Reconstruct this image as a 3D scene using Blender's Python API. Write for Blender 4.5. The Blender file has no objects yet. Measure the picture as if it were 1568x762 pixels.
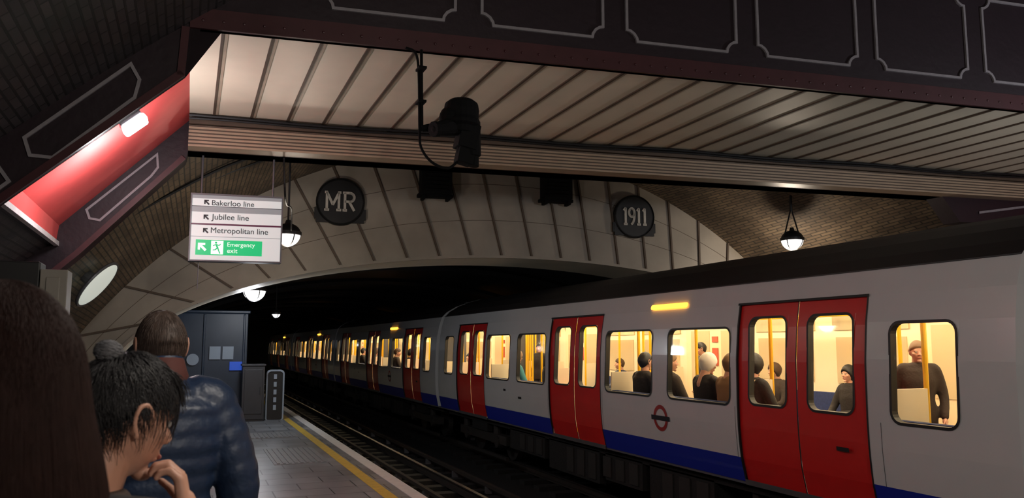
import bpy, bmesh, math, random
from mathutils import Vector, Matrix, noise
random.seed(7)
scene = bpy.context.scene
COL = scene.collection
try:
    scene.view_settings.view_transform = 'Standard'
    scene.view_settings.look = 'None'
except Exception: pass
YB = -12.5

# ------------------------------------------------------------------ materials
def nm(name):
    m = bpy.data.materials.new(name); m.use_nodes = True
    nt = m.node_tree
    return m, nt, nt.nodes['Principled BSDF']

def mat(name, col, rough=.6, metal=0, var=0.0, vscale=6, bump=0.0, bscale=40, emit=None, es=0, spec=.5, coat=0):
    m, nt, b = nm(name)
    b.inputs['Base Color'].default_value = (*col, 1)
    b.inputs['Roughness'].default_value = rough
    b.inputs['Metallic'].default_value = metal
    b.inputs['Specular IOR Level'].default_value = spec
    b.inputs['Coat Weight'].default_value = coat
    if emit:
        b.inputs['Emission Color'].default_value = (*emit, 1)
        b.inputs['Emission Strength'].default_value = es
    if var or bump:
        tc = nt.nodes.new('ShaderNodeTexCoord')
    if var:
        n = nt.nodes.new('ShaderNodeTexNoise'); n.inputs['Scale'].default_value = vscale
        n.inputs['Detail'].default_value = 6
        nt.links.new(tc.outputs['Object'], n.inputs['Vector'])
        mx = nt.nodes.new('ShaderNodeMix'); mx.data_type = 'RGBA'
        mx.inputs[6].default_value = (*[c*(1-var) for c in col], 1)
        mx.inputs[7].default_value = (*[min(1, c*(1+var)) for c in col], 1)
        nt.links.new(n.outputs['Fac'], mx.inputs[0])
        nt.links.new(mx.outputs[2], b.inputs['Base Color'])
    if bump:
        n2 = nt.nodes.new('ShaderNodeTexNoise'); n2.inputs['Scale'].default_value = bscale
        nt.links.new(tc.outputs['Object'], n2.inputs['Vector'])
        bp = nt.nodes.new('ShaderNodeBump'); bp.inputs['Strength'].default_value = bump
        bp.inputs['Distance'].default_value = .02
        nt.links.new(n2.outputs['Fac'], bp.inputs['Height'])
        nt.links.new(bp.outputs['Normal'], b.inputs['Normal'])
    return m

def brick_mat(name, c1, c2, mortar, rough=.7, w=.23, h=.075, ms=.01, uv=True, bump=.6, lo=.45, hi=1.15):
    m, nt, b = nm(name)
    tc = nt.nodes.new('ShaderNodeTexCoord')
    br = nt.nodes.new('ShaderNodeTexBrick')
    br.inputs['Color1'].default_value = (*c1, 1); br.inputs['Color2'].default_value = (*c2, 1)
    br.inputs['Mortar'].default_value = (*mortar, 1)
    br.inputs['Scale'].default_value = 1
    br.inputs['Brick Width'].default_value = w; br.inputs['Row Height'].default_value = h
    br.inputs['Mortar Size'].default_value = ms
    nt.links.new(tc.outputs['UV' if uv else 'Object'], br.inputs['Vector'])
    n = nt.nodes.new('ShaderNodeTexNoise'); n.inputs['Scale'].default_value = 1.3; n.inputs['Detail'].default_value = 8
    nt.links.new(tc.outputs['Object'], n.inputs['Vector'])
    mx = nt.nodes.new('ShaderNodeMix'); mx.data_type = 'RGBA'; mx.blend_type = 'MULTIPLY'
    rp = nt.nodes.new('ShaderNodeMapRange'); rp.inputs[1].default_value = .3; rp.inputs[2].default_value = .7
    rp.inputs[3].default_value = lo; rp.inputs[4].default_value = hi
    nt.links.new(n.outputs['Fac'], rp.inputs[0])
    mx.inputs[0].default_value = 1
    nt.links.new(br.outputs['Color'], mx.inputs[6]); nt.links.new(rp.outputs[0], mx.inputs[7])
    nt.links.new(mx.outputs[2], b.inputs['Base Color'])
    bp = nt.nodes.new('ShaderNodeBump'); bp.inputs['Strength'].default_value = bump; bp.inputs['Distance'].default_value = .01
    iv = nt.nodes.new('ShaderNodeMath'); iv.operation = 'SUBTRACT'; iv.inputs[0].default_value = 1
    nt.links.new(br.outputs['Fac'], iv.inputs[1]); nt.links.new(iv.outputs[0], bp.inputs['Height'])
    nt.links.new(bp.outputs['Normal'], b.inputs['Normal'])
    b.inputs['Roughness'].default_value = rough
    return m

def emis(name, col, s):
    m, nt, b = nm(name)
    b.inputs['Base Color'].default_value = (*col, 1)
    b.inputs['Emission Color'].default_value = (*col, 1); b.inputs['Emission Strength'].default_value = s
    return m

def glass_mat(name):
    m = bpy.data.materials.new(name); m.use_nodes = True; nt = m.node_tree
    for n in list(nt.nodes): nt.nodes.remove(n)
    o = nt.nodes.new('ShaderNodeOutputMaterial'); t = nt.nodes.new('ShaderNodeBsdfTransparent')
    g = nt.nodes.new('ShaderNodeBsdfGlossy'); g.inputs['Roughness'].default_value = .05
    t.inputs['Color'].default_value = (.97, .94, .88, 1)
    x = nt.nodes.new('ShaderNodeMixShader'); x.inputs[0].default_value = .04
    nt.links.new(t.outputs[0], x.inputs[1]); nt.links.new(g.outputs[0], x.inputs[2]); nt.links.new(x.outputs[0], o.inputs[0])
    return m

M = dict(
 maroon=mat('maroon_paint', (.015, .006, .011), .55, var=.3, bump=.15, bscale=15),
 maroon_lit=mat('maroon_flange_lit', (.060, .016, .020), .5, var=.3),  # lighter maroon: the lit look of the girder's lower band, put into the colour
 red_plate=mat('red_plate_paint', (.80, .105, .10), .45, var=.10),
 trimline=mat('grey_trim_paint', (.27, .25, .27), .5, var=.25, vscale=20),
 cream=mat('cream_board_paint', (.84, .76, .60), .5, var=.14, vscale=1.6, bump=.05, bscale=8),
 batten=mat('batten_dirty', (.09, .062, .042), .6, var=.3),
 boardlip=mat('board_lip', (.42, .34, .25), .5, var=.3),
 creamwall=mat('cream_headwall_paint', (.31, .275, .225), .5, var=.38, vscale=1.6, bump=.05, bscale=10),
 trunk=mat('trunking_cream', (.40, .30, .21), .42, var=.2),
 groove=mat('trunking_groove', (.10, .075, .055), .6),
 black=mat('black_iron', (.008, .008, .009), .5, var=.2),
 mblack=mat('black_matt', (.004, .004, .0045), .85, spec=.2),
 dark=mat('dark_grime', (.010, .0095, .010), .85, var=.4, bump=.4),
 grey=mat('grey_metal', (.12, .12, .13), .45, metal=.3, var=.2),
 steel=mat('rail_steel', (.12, .11, .11), .42, metal=.9, var=.3),
 rust=mat('rail_rust', (.022, .016, .013), .8, var=.4),
 white=mat('train_white', (.64, .65, .67), .25, var=.04, vscale=3, coat=.3),
 red=mat('train_red', (.66, .020, .020), .3, var=.06, coat=.2),
 blue=mat('train_blue', (.012, .028, .38), .35, coat=.2),
 roof=mat('train_roof', (.022, .018, .018), .55, var=.35, vscale=3),
 gasket=mat('window_gasket', (.012, .012, .013), .5),
 inner=mat('train_lining', (.90, .80, .58), .5, var=.06, vscale=3),
 innerfl=mat('train_floor', (.10, .10, .12), .5),
 yellow=mat('yellow_pole', (.85, .48, .01), .35),
 seat=mat('seat_moquette', (.03, .05, .16), .9, var=.5, vscale=30),
 lampw=emis('train_striplight', (1, .85, .60), 20),
 amber=emis('amber_lens', (1, .40, .03), 4.5),
 glass=glass_mat('train_glass'),
 bowl=emis('lamp_bowl_glow', (1, .97, .95), 2.4),
 flood=emis('flood_lens', (1, .96, 1), 24),
 ywl=mat('yellow_line_paint', (.62, .44, .06), .5, var=.3, vscale=12),
 whl=mat('white_line_paint', (.68, .68, .68), .5, var=.2, vscale=12),
 tact=mat('tactile_paving', (.22, .23, .25), .5, var=.2),
 signw=mat('sign_white', (.62, .65, .64), .4, emit=(.85, .93, .92), es=.36),
 signg=mat('sign_grey', (.26, .30, .31), .4, emit=(.8, .85, .9), es=.12),
 signline=mat('sign_maroon', (.12, .01, .06), .4),
 green=mat('sign_green', (.0, .40, .14), .4, emit=(0, .55, .18), es=.6),
 ink=mat('sign_ink', (.012, .012, .02), .5),
 gwhite=mat('green_sign_white', (.8, .85, .85), .4, emit=(.9, 1, .95), es=.6),
 slate=mat('booth_blue_grey', (.018, .032, .058), .45, var=.35, vscale=2),
 notice=mat('notice_paper', (.30, .36, .44), .6),
 bluesign=mat('blue_sign', (.02, .08, .5), .4, emit=(.02, .1, .6), es=.3),
 letter=mat('cast_letter', (.55, .52, .46), .5, var=.3, vscale=20),
 beige=mat('beige_metal', (.24, .22, .19), .5, var=.2),
 brick=brick_mat('vault_brick', (.20, .145, .09), (.13, .092, .060), (.06, .05, .038), .5),
 brickd=brick_mat('dark_brick', (.070, .058, .062), (.042, .036, .040), (.02, .018, .019), .55),
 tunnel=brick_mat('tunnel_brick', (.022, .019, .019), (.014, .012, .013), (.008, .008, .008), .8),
 paving=brick_mat('platform_paving', (.29, .315, .35), (.21, .225, .25), (.05, .053, .06), .34, w=.6, h=.4, ms=.008, uv=False, bump=.3, lo=.55),
 skin=mat('skin', (.48, .25, .17), .5, var=.08, vscale=20),
 skin2=mat('skin_pale', (.60, .32, .23), .5, var=.08, vscale=20),
 eye=mat('eye_white', (.7, .7, .68), .3), iris=mat('iris_dark', (.03, .02, .01), .2),
 lips=mat('lips', (.35, .12, .10), .45),
 hair_black=mat('hair_black', (.009, .008, .010), .5, var=.3, vscale=60),
 hair_brown=mat('hair_brown', (.012, .006, .0055), .7, var=.35, vscale=50, spec=.12),
 hair_light=mat('hair_darkbrown', (.075, .050, .040), .55, var=.4, vscale=60),
 hair_grey=mat('hair_grey', (.22, .22, .24), .5, var=.35, vscale=60),
 puffer=mat('puffer_navy', (.013, .028, .068), .46, var=.2, bump=.25, bscale=25),
 coatb=mat('coat_black', (.016, .012, .013), .75, var=.3, bump=.2),
 coatbr=mat('coat_brown', (.035, .022, .018), .8, var=.3, bump=.2),
 denim=mat('trousers_dark', (.02, .024, .04), .85, var=.2),
 shoe=mat('shoe_black', (.01, .01, .01), .4),
 collar=mat('collar_redbrown', (.10, .03, .025), .8),
 c_teal=mat('coat_teal', (.05, .22, .26), .8), c_tan=mat('coat_tan', (.30, .17, .08), .8), c_grey=mat('coat_grey', (.10, .10, .115), .8),
 c_white=mat('hat_white', (.75, .72, .66), .8),
)

# ------------------------------------------------------------------ mesh builder
class MB:
    def __init__(s): s.v = []; s.f = []; s.m = []; s.uv = {}
    def face(s, pts, mi=0, uvs=None):
        b = len(s.v); s.v += [tuple(p) for p in pts]
        if uvs: s.uv[len(s.f)] = uvs
        s.f.append(tuple(range(b, b+len(pts)))); s.m.append(mi)
    def box(s, lo, hi, mi=0, T=None, skew=0):
        P = [Vector((x, y, z)) for z in (lo[2], hi[2]) for y in (lo[1], hi[1]) for x in (lo[0], hi[0])]
        if skew: P = [Vector((p.x, p.y-skew*p.x, p.z)) for p in P]
        if T: P = [T @ p for p in P]
        b = len(s.v); s.v += [tuple(p) for p in P]
        for q in ((0,2,3,1),(4,5,7,6),(0,1,5,4),(2,6,7,3),(0,4,6,2),(1,3,7,5)):
            s.f.append(tuple(b+i for i in q)); s.m.append(mi)
    def rings(s, R, mi=0, cap=True, capoff=None):
        n = len(R[0]); b = len(s.v)
        for r in R: s.v += [tuple(p) for p in r]
        for i in range(len(R)-1):
            for j in range(n):
                k = (j+1) % n
                s.f.append((b+i*n+j, b+i*n+k, b+(i+1)*n+k, b+(i+1)*n+j)); s.m.append(mi)
        if cap:
            for idx, rev, oi in ((0, True, 0), (len(R)-1, False, 1)):
                c = sum((Vector(p) for p in R[idx]), Vector())/n
                if capoff: c = c+capoff[oi]
                s.v.append(tuple(c)); ci = len(s.v)-1
                for j in range(n):
                    k = (j+1) % n
                    a, d = b+idx*n+j, b+idx*n+k
                    s.f.append((ci, d, a) if rev else (ci, a, d)); s.m.append(mi)
    def tube(s, pts, rad, seg=14, mi=0, step=None, scal=0, pitch=.06, flat=1.0, caps=True):
        pts = [Vector(p) for p in pts]
        P = []; Rr = []
        for i in range(len(pts)-1):
            L = (pts[i+1]-pts[i]).length
            n = max(1, int(L/step)) if step else 1
            for k in range(n):
                t = k/n
                if step and len(pts) > 2:
                    p0 = pts[max(i-1, 0)]; p1 = pts[i]; p2 = pts[i+1]; p3 = pts[min(i+2, len(pts)-1)]
                    q = .5*((2*p1)+(p2-p0)*t+(2*p0-5*p1+4*p2-p3)*t*t+(3*p1-p0-3*p2+p3)*t**3)
                else: q = pts[i].lerp(pts[i+1], t)
                P.append(q); Rr.append(rad[i]*(1-t)+rad[i+1]*t)
        P.append(pts[-1]); Rr.append(rad[-1])
        d = 0; R = []; up = None
        for i, p in enumerate(P):
            tan = (P[min(i+1, len(P)-1)]-P[max(i-1, 0)]).normalized()
            if up is None:
                up = Vector((0, 0, 1)) if abs(tan.z) < .9 else Vector((0, 1, 0))
            x = tan.cross(up).normalized(); up = x.cross(tan).normalized()
            if i: d += (p-P[i-1]).length
            r = Rr[i]
            if scal: r *= 1-scal+2*scal*abs(math.sin(math.pi*d/pitch))
            R.append([p+(x*math.cos(a)*r+up*math.sin(a)*r*flat) for a in [2*math.pi*j/seg for j in range(seg)]])
        t0 = (P[0]-P[1]).normalized(); t1 = (P[-1]-P[-2]).normalized()
        if caps == 'round':
            def capr(c, t, ring, r):
                out = []
                for a in (30, 60):
                    a = math.radians(a)
                    out.append([c+(Vector(q)-c)*math.cos(a)+t*r*math.sin(a) for q in ring])
                return out
            A = capr(P[0], t0, R[0], Rr[0]); B = capr(P[-1], t1, R[-1], Rr[-1])
            R = A[::-1]+R+B
            s.rings(R, mi, True, (t0*Rr[0]*.13, t1*Rr[-1]*.13))
        else: s.rings(R, mi, bool(caps), None)
    def cap(s, a, b, r1, r2, seg=14, mi=0): s.tube([a, b], [r1, r2], seg, mi, caps='round')
    def ell(s, c, r, T=None, seg=20, rng=12, mi=0, fn=None):
        c = Vector(c); R = []
        for i in range(1, rng):
            ph = math.pi*i/rng; ring = []
            for j in range(seg):
                a = 2*math.pi*j/seg
                n = Vector((math.sin(ph)*math.cos(a), math.sin(ph)*math.sin(a), -math.cos(ph)))
                if fn: n = fn(n)
                q = Vector((n.x*r[0], n.y*r[1], n.z*r[2]))
                if T: q = T @ q
                ring.append(c+q)
            R.append(ring)
        b = Vector((0, 0, -1)); t = Vector((0, 0, 1))
        if fn: b = fn(b); t = fn(t)
        b = Vector((b.x*r[0], b.y*r[1], b.z*r[2])); t = Vector((t.x*r[0], t.y*r[1], t.z*r[2]))
        if T: b = T @ b; t = T @ t
        n = seg; cb = sum(R[0], Vector())/n; ct = sum(R[-1], Vector())/n
        s.rings(R, mi, True, (c+b-cb, c+t-ct))
    def build(s, name, mats, parent=None, smooth=False, bevel=0):
        me = bpy.data.meshes.new(name); me.from_pydata(s.v, [], s.f)
        if not isinstance(mats, (list, tuple)): mats = [mats]
        for m in mats: me.materials.append(m)
        for p, mi in zip(me.polygons, s.m): p.material_index = mi; p.use_smooth = smooth
        if s.uv:
            ul = me.uv_layers.new(name='UVMap')
            for fi, uvs in s.uv.items():
                for li, uv in zip(me.polygons[fi].loop_indices, uvs): ul.data[li].uv = uv
        me.update()
        ob = bpy.data.objects.new(name, me); COL.objects.link(ob)
        if parent: ob.parent = parent
        if bevel:
            b = ob.modifiers.new('bevel', 'BEVEL'); b.width = bevel; b.segments = 2; b.limit_method = 'ANGLE'
        return ob

def empty(name, loc=(0, 0, 0), parent=None, rz=0):
    e = bpy.data.objects.new(name, None); e.location = loc; e.rotation_euler = (0, 0, rz); e.empty_display_size = .1
    COL.objects.link(e)
    if parent: e.parent = parent
    return e

def blob_mesh(name, mb, mats, voxel=.012, smooth=6):
    ob = mb.build(name, mats)
    r = ob.modifiers.new('r', 'REMESH'); r.mode = 'VOXEL'; r.voxel_size = voxel; r.use_smooth_shade = True
    if smooth:
        s = ob.modifiers.new('s', 'SMOOTH'); s.iterations = smooth; s.factor = .5
    bpy.context.view_layer.update()
    dg = bpy.context.evaluated_depsgraph_get()
    me = bpy.data.meshes.new_from_object(ob.evaluated_get(dg)); me.name = name
    old = ob.data; bpy.data.objects.remove(ob); bpy.data.meshes.remove(old)
    for p in me.polygons: p.use_smooth = True
    return me

def obj(name, me, parent=None, loc=(0, 0, 0), rot=(0, 0, 0), scale=1, m=None):
    o = bpy.data.objects.new(name, me); COL.objects.link(o)
    if parent: o.parent = parent
    o.location = loc; o.rotation_euler = rot
    o.scale = (scale,)*3 if not isinstance(scale, tuple) else scale
    if m:
        o.material_slots[0].link = 'OBJECT'; o.material_slots[0].material = m
    return o

def text_mesh(name, body, width, m, parent, loc, rz=0, ext=.003, height=None, left=True):
    cu = bpy.data.curves.new(name, 'FONT'); cu.body = body; cu.size = 1; cu.extrude = ext
    o = bpy.data.objects.new(name, cu); COL.objects.link(o)
    bpy.context.view_layer.update()
    me = bpy.data.meshes.new_from_object(o.evaluated_get(bpy.context.evaluated_depsgraph_get()))
    bpy.data.objects.remove(o); bpy.data.curves.remove(cu)
    xs = [v.co.x for v in me.vertices]; ys = [v.co.y for v in me.vertices]
    w = max(xs)-min(xs); h = max(ys)-min(ys); k = width/w; kh = (height/h) if height else k
    x0 = min(xs) if left else (min(xs)+max(xs))/2; y0 = (min(ys)+max(ys))/2
    for v in me.vertices: v.co = Vector(((v.co.x-x0)*k, (v.co.y-y0)*kh, v.co.z))
    me.materials.append(m)
    ob = bpy.data.objects.new(name, me); COL.objects.link(ob); ob.parent = parent
    ob.location = loc; ob.rotation_euler = (math.radians(90), 0, rz)
    return ob

SK = .1                      # the cross girders run slightly skew to the track
RZ = -math.atan(SK)
def sk(y0, x): return y0-SK*x

def loft(name, A, B, m, parent=None, n=60, ny=10, smooth=True):
    def res(C):
        C = [Vector(c) for c in C]; L = [0]
        for i in range(1, len(C)): L.append(L[-1]+(C[i]-C[i-1]).length)
        out = []; k = 0
        for i in range(n+1):
            d = L[-1]*i/n
            while k < len(L)-2 and L[k+1] < d: k += 1
            t = (d-L[k])/max(1e-9, L[k+1]-L[k]); out.append(C[k].lerp(C[k+1], min(1, t)))
        return out, L[-1]
    a, la = res(A); b, lb = res(B); mb = MB()
    W = (la+lb)/2
    for j in range(ny):
        for i in range(n):
            q = [a[i].lerp(b[i], j/ny), a[i+1].lerp(b[i+1], j/ny), a[i+1].lerp(b[i+1], (j+1)/ny), a[i].lerp(b[i], (j+1)/ny)]
            u = [W*i/n, W*(i+1)/n, W*(i+1)/n, W*i/n]
            mb.face(q, 0, [(p.y, uu) for p, uu in zip(q, u)])
    ob = mb.build(name, m, parent)
    bm = bmesh.new(); bm.from_mesh(ob.data); bmesh.ops.remove_doubles(bm, verts=bm.verts, dist=.0005)
    bmesh.ops.recalc_face_normals(bm, faces=bm.faces)
    for f in bm.faces: f.smooth = smooth
    bm.to_mesh(ob.data); bm.free()
    return ob

def spline2(P, k=6):
    P = [Vector(p) for p in P]; out = []
    for i in range(len(P)-1):
        p0 = P[max(i-1, 0)]; p1 = P[i]; p2 = P[i+1]; p3 = P[min(i+2, len(P)-1)]
        for j in range(k):
            t = j/k
            out.append(.5*((2*p1)+(p2-p0)*t+(2*p0-5*p1+4*p2-p3)*t*t+(3*p1-p0-3*p2+p3)*t**3))
    out.append(P[-1]); return out

# ------------------------------------------------------------------ station shell
mb = MB()
mb.box((-3.2, YB, -1.1), (2.31, 75, -.0))
floor = mb.build('floor', M['paving'])
mb = MB(); mb.box((8.95, YB, -1.1), (14.2, 75, 0)); mb.build('floor_opposite_platform', M['paving'])
mb = MB(); mb.box((1.93, YB, .0), (2.06, 75, .004)); mb.build('yellow_safety_line', M['ywl'])
mb = MB(); mb.box((2.19, YB, .0), (2.33, 75, .006)); mb.box((2.305, YB, -.12), (2.34, 75, .004)); mb.build('platform_edge_line', M['whl'])
mb = MB()
for (x0, y0, nx, ny) in ((.75, 14.4, 14, 7), (1.15, 11.2, 9, 14), (.25, 12.6, 9, 5)):
    mb.box((x0-.04, y0-.04, 0), (x0+nx*.075, y0+ny*.12, .006))
    for i in range(nx):
        mb.box((x0+i*.075, y0, .006), (x0+i*.075+.035, y0+ny*.12-.06, .014))
mb.build('tactile_paving', M['tact'])
mb = MB()
mb.box((2.3, YB, -1.3), (9.0, 75, -1.08))
bed = mb.build('floor_track_bed', M['dark'])
def track(name, xc):
    e = empty(name, (xc, 0, 0))
    mb = MB()
    for dx in (-.7175, .7175):
        mb.box((dx-.035, YB, -.90), (dx+.035, 75, -.875), 0)
        mb.box((dx-.01, YB, -.99), (dx+.01, 75, -.90), 1); mb.box((dx-.07, YB, -1.01), (dx+.07, 75, -.985), 1)
    for dx in (0, 1.12):
        mb.box((dx-.035, YB, -.89), (dx+.035, 75, -.83), 1)
    y = -5.5
    while y < 60:
        for dx in (0, 1.12): mb.box((dx-.05, y, -1.0), (dx+.05, y+.1, -.89), 2)
        y += 1.9
    mb.build('rails', [M['steel'], M['rust'], M['grey']], e)
    mb = MB(); y = -5.8
    while y < 74:
        mb.box((-1.25, y, -1.1), (1.25, y+.25, -1.0)); y += .7
    mb.build('sleepers', M['dark'], e)
track('railway_track', 3.82); track('railway_track', 7.26)

def wallq(name, x, y0, y1, z0, z1, m):
    mb = MB(); mb.face([(x, y0, z0), (x, y1, z0), (x, y1, z1), (x, y0, z1)], 0, [(y0, z0), (y1, z0), (y1, z1), (y0, z1)])
    return mb.build(name, m)
wallq('wall_left', -3.12, YB, 14.4, -.1, 1.6, M['brickd'])
wallq('wall_right', 14.12, YB, 14.4, -.1, 3.5, M['brickd'])
mb = MB(); mb.face([(-3.2, YB, -1.3), (14.2, YB, -1.3), (14.2, YB, 6), (-3.2, YB, 6)], 0, [(-3, -1), (14, -1), (14, 6), (-3, 6)])
mb.build('wall_back', M['brickd'])

sec1 = spline2([(-3.1, 0, 0), (-3.0, 0, 1.4), (-1.5, 0, 3.02), (.15, 0, 4.36), (1.5, 0, 5.15), (5, 0, 5.75), (10, 0, 5.5), (13, 0, 4.3), (14.1, 0, 2.8), (14.1, 0, 0)])
loft('ceiling_brick_vault', [(p.x, YB, p.z) for p in sec1], [(p.x, sk(6.97, p.x), p.z) for p in sec1], M['brickd'], n=80)

def girder(name, y0, lower, upper, thick, mats, parent=None, band=.12):
    mb = MB(); n = len(lower)
    def pt(p, dy): return (p[0], sk(y0+dy, p[0]), p[1])
    for i in range(n-1):
        l0, l1, u0, u1 = lower[i], lower[i+1], upper[i], upper[i+1]
        mb.face([pt(l0, 0), pt(l1, 0), pt(u1, 0), pt(u0, 0)])
        mb.face([pt(l1, thick), pt(l0, thick), pt(u0, thick), pt(u1, thick)])
        mb.face([pt(l0, thick), pt(l1, thick), pt(l1, 0), pt(l0, 0)])
        d = Vector((l1[0]-l0[0], l1[1]-l0[1]))
        if d.length > .3:
            nrm = Vector((-d.y, d.x)).normalized()*(band if abs(d.y) < .05 else .06)
            A = [(l0[0], l0[1]), (l1[0], l1[1]), (l1[0]+nrm.x, l1[1]+nrm.y), (l0[0]+nrm.x, l0[1]+nrm.y)]
            F = [pt(a, -.03) for a in A]; B = [pt(a, thick) for a in A]
            mb.face(F, 1); mb.face(B[::-1], 1); mb.face([F[1], F[0], B[0], B[1]], 1); mb.face([F[3], F[2], B[2], B[3]], 1)
    return mb.build(name, mats, parent)

def outline(mb, pts, y0, w=.03, proud=.02):
    n = len(pts); P = [Vector(p) for p in pts]
    area = sum(P[i].x*P[(i+1) % n].y-P[(i+1) % n].x*P[i].y for i in range(n))
    sg = 1 if area > 0 else -1
    inn = []
    for i in range(n):
        a = (P[i]-P[i-1]).normalized(); b = (P[(i+1) % n]-P[i]).normalized()
        na = Vector((-a.y, a.x))*sg; nb = Vector((-b.y, b.x))*sg
        m = (na+nb)
        m = m.normalized()*(w/max(.5, math.sqrt((1+na.dot(nb))/2)))
        inn.append(P[i]+m)
    def q(p, d): return (p.x, sk(y0-d, p.x), p.y)
    for i in range(n):
        j = (i+1) % n
        mb.face([q(P[i], proud), q(P[j], proud), q(inn[j], proud), q(inn[i], proud)])
        mb.face([q(P[j], proud), q(P[i], proud), q(P[i], 0), q(P[j], 0)])
        mb.face([q(inn[i], proud), q(inn[j], proud), q(inn[j], 0), q(inn[i], 0)])

def notched(x0, x1, z0, z1, r=.11):
    pts = []
    def arc(cx, cz, a0, a1):
        for k in range(5):
            a = math.radians(a0+(a1-a0)*k/4); pts.append((cx+r*math.cos(a), cz+r*math.sin(a)))
    s = .03
    pts.append((x0+r+s, z0)); pts.append((x1-r-s, z0)); arc(x1, z0, 180, 90)
    pts.append((x1, z1-r-s)); arc(x1, z1, 270, 180)
    pts.append((x0+r+s, z1)); arc(x0, z1, 0, -90)
    pts.append((x0, z0+r+s)); arc(x0, z0, 90, 0)
    out = [pts[0]]
    for p in pts[1:]:
        if (Vector(p)-Vector(out[-1])).length > .004: out.append(p)
    return out

g1 = empty('panelled_girder')
low1 = [(-2.95, 1.15), (-1.28, 2.68), (-.12, 3.72), (-.1, 4.13), (5, 4.13), (14.1, 4.13)]
up1 = [(-3.15, 1.4), (-1.55, 3.05), (.05, 4.40), (.6, 4.85), (5, 5.85), (14.1, 5.85)]
girder('girder_web', 6.9, low1, up1, .05, [M['maroon'], M['maroon_lit']], g1, band=.17)
mb = MB()
for k in range(-1, 9):
    x0 = 2.335+1.42*k
    outline(mb, notched(x0, x0+1.2, 4.42, 5.38), 6.9, .026)
outline(mb, [(-.52, 3.80), (-.44, 3.66), (-.47, 3.50), (-1.03, 2.97), (-1.20, 2.98), (-1.25, 3.13)][::-1], 6.9, .026)
outline(mb, [(-1.42, 2.95), (-1.30, 2.78), (-2.3, 1.85), (-2.5, 2.02)][::-1], 6.9, .026)
mb.build('panel_mouldings', M['trimline'], g1)
mb = MB(); yq = 6.9
mb.box((2.93, yq-.06, 4.83), (3.18, yq, 5.1), 0, skew=SK)
mb.tube([(3.05, sk(yq-.10, 3.05), 4.90), (3.05, sk(yq, 3.05), 4.90)], [.06, .06], 16, 1)
mb.build('girder_plaque', [M['trimline'], M['black']], g1)
mb = MB()
x = 0
while x < 13:
    mb.ell((x, sk(6.9, x)-.03, 4.20), (.014, .010, .014), seg=6, rng=4); x += .16
mb.build('rivets', M['maroon_lit'], g1)

deck = empty('ceiling_boarded_deck')
mb = MB(); mb.box((-.1, 6.95, 4.17), (14.1, 10.0, 4.22), 0, skew=SK); mb.build('ceiling_boards', M['cream'], deck)
mb = MB(); x = .16; k = 0
while x < 14:
    y1 = sk(6.95, x); y2 = sk(9.95, x)
    mb.box((x-.012, y1, 4.156), (x+.012, y2, 4.17), 0)
    mb.box((x+.012, y1, 4.163), (x+.045, y2, 4.171), 1)
    k += 1; x += .405
mb.build('ceiling_battens', [M['batten'], M['boardlip']], deck)
mb = MB()
def rp(x, z, y): return (x, sk(y, x), z)
mb.face([rp(-.1, 4.17, 6.95), rp(-.1, 4.17, 10), rp(-1.39, 2.87, 10), rp(-1.39, 2.87, 6.95)])
mb.face([rp(-1.39, 2.87, 6.95), rp(-1.39, 2.87, 10), rp(-1.41, 2.70, 10), rp(-1.41, 2.70, 6.95)])
mb.build('ceiling_sloping_plate', M['red_plate'], deck)
mb = MB(); mb.box((-1.43, 6.95, 2.64), (-1.38, 10, 2.69), 0, skew=SK); mb.build('trim_plate_edge', M['whl'], deck)
mb = MB(); mb.face([rp(-1.43, 2.7, 6.95), rp(-1.43, 2.7, 10), rp(-3.1, 1.3, 10), rp(-3.1, 1.3, 6.95)], 0, [(0, 0), (3, 0), (3, 2), (0, 2)])
mb.build('wall_haunch', M['brickd'], deck)
mb = MB(); mb.face([rp(13.2, 4.17, 6.95), rp(13.2, 4.17, 10), rp(14.1, 2.9, 10), rp(14.1, 2.9, 6.95)]); mb.build('ceiling_plate_far', M['red_plate'], deck)

g2 = empty('cross_beam')
low2 = [(-2.95, .85), (-1.18, 2.54), (-.12, 3.70), (-.1, 3.80), (12.6, 3.80), (14.1, 3.0)]
up2 = [(-3.15, 1.2), (-1.41, 2.88), (-.12, 4.16), (-.05, 5.9), (12.6, 5.9), (14.1, 5.9)]
girder('beam_web', 10.0, low2, up2, .3, [M['maroon'], M['maroon_lit']], g2, band=.02)
mb = MB()
outline(mb, [(-.42, 3.76), (-.40, 3.58), (-.47, 3.47), (-.98, 2.93), (-1.10, 2.95), (-1.14, 3.06)][::-1], 10.0, .025)
mb.build('panel_mouldings', M['trimline'], g2)
mb = MB()
mb.box((-.1, 9.74, 3.80), (12.6, 9.99, 4.05), 0, skew=SK)
for i in range(6):
    z = 3.80+i*.041; mb.box((-.1, 9.725, z), (12.6, 9.745, z+.024), 0, skew=SK)
    mb.box((-.1, 9.735, z+.024), (12.6, 9.742, z+.041), 1, skew=SK)
mb.build('cable_trunking', [M['trunk'], M['groove']], g2)
mb = MB(); mb.box((-.1, 9.70, 4.06), (12.6, 9.99, 4.12), 0, skew=SK)
mb.build('beam_ledge', M['batten'], g2)
mb = MB()   # haunch bracket of the opposite side with a pale moulding
P = [(10.6, 3.80), (10.9, 3.42), (14.0, 3.42), (14.0, 3.80)]
F = [(p[0], sk(9.95, p[0]), p[1]) for p in P]; B = [(p[0], sk(10.25, p[0]), p[1]) for p in P]
mb.face(F, 0); mb.face(B[::-1], 0)
for i in range(4): mb.face([F[i], B[i], B[(i+1) % 4], F[(i+1) % 4]], 0)
Q = [(11.25, 3.56), (12.5, 3.745), (12.5, 3.78), (11.25, 3.595)]
mb.face([(p[0], sk(9.93, p[0]), p[1]) for p in Q], 1)
mb.build('haunch_bracket', [M['maroon'], M['trimline']], g2)
mb = MB()
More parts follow.
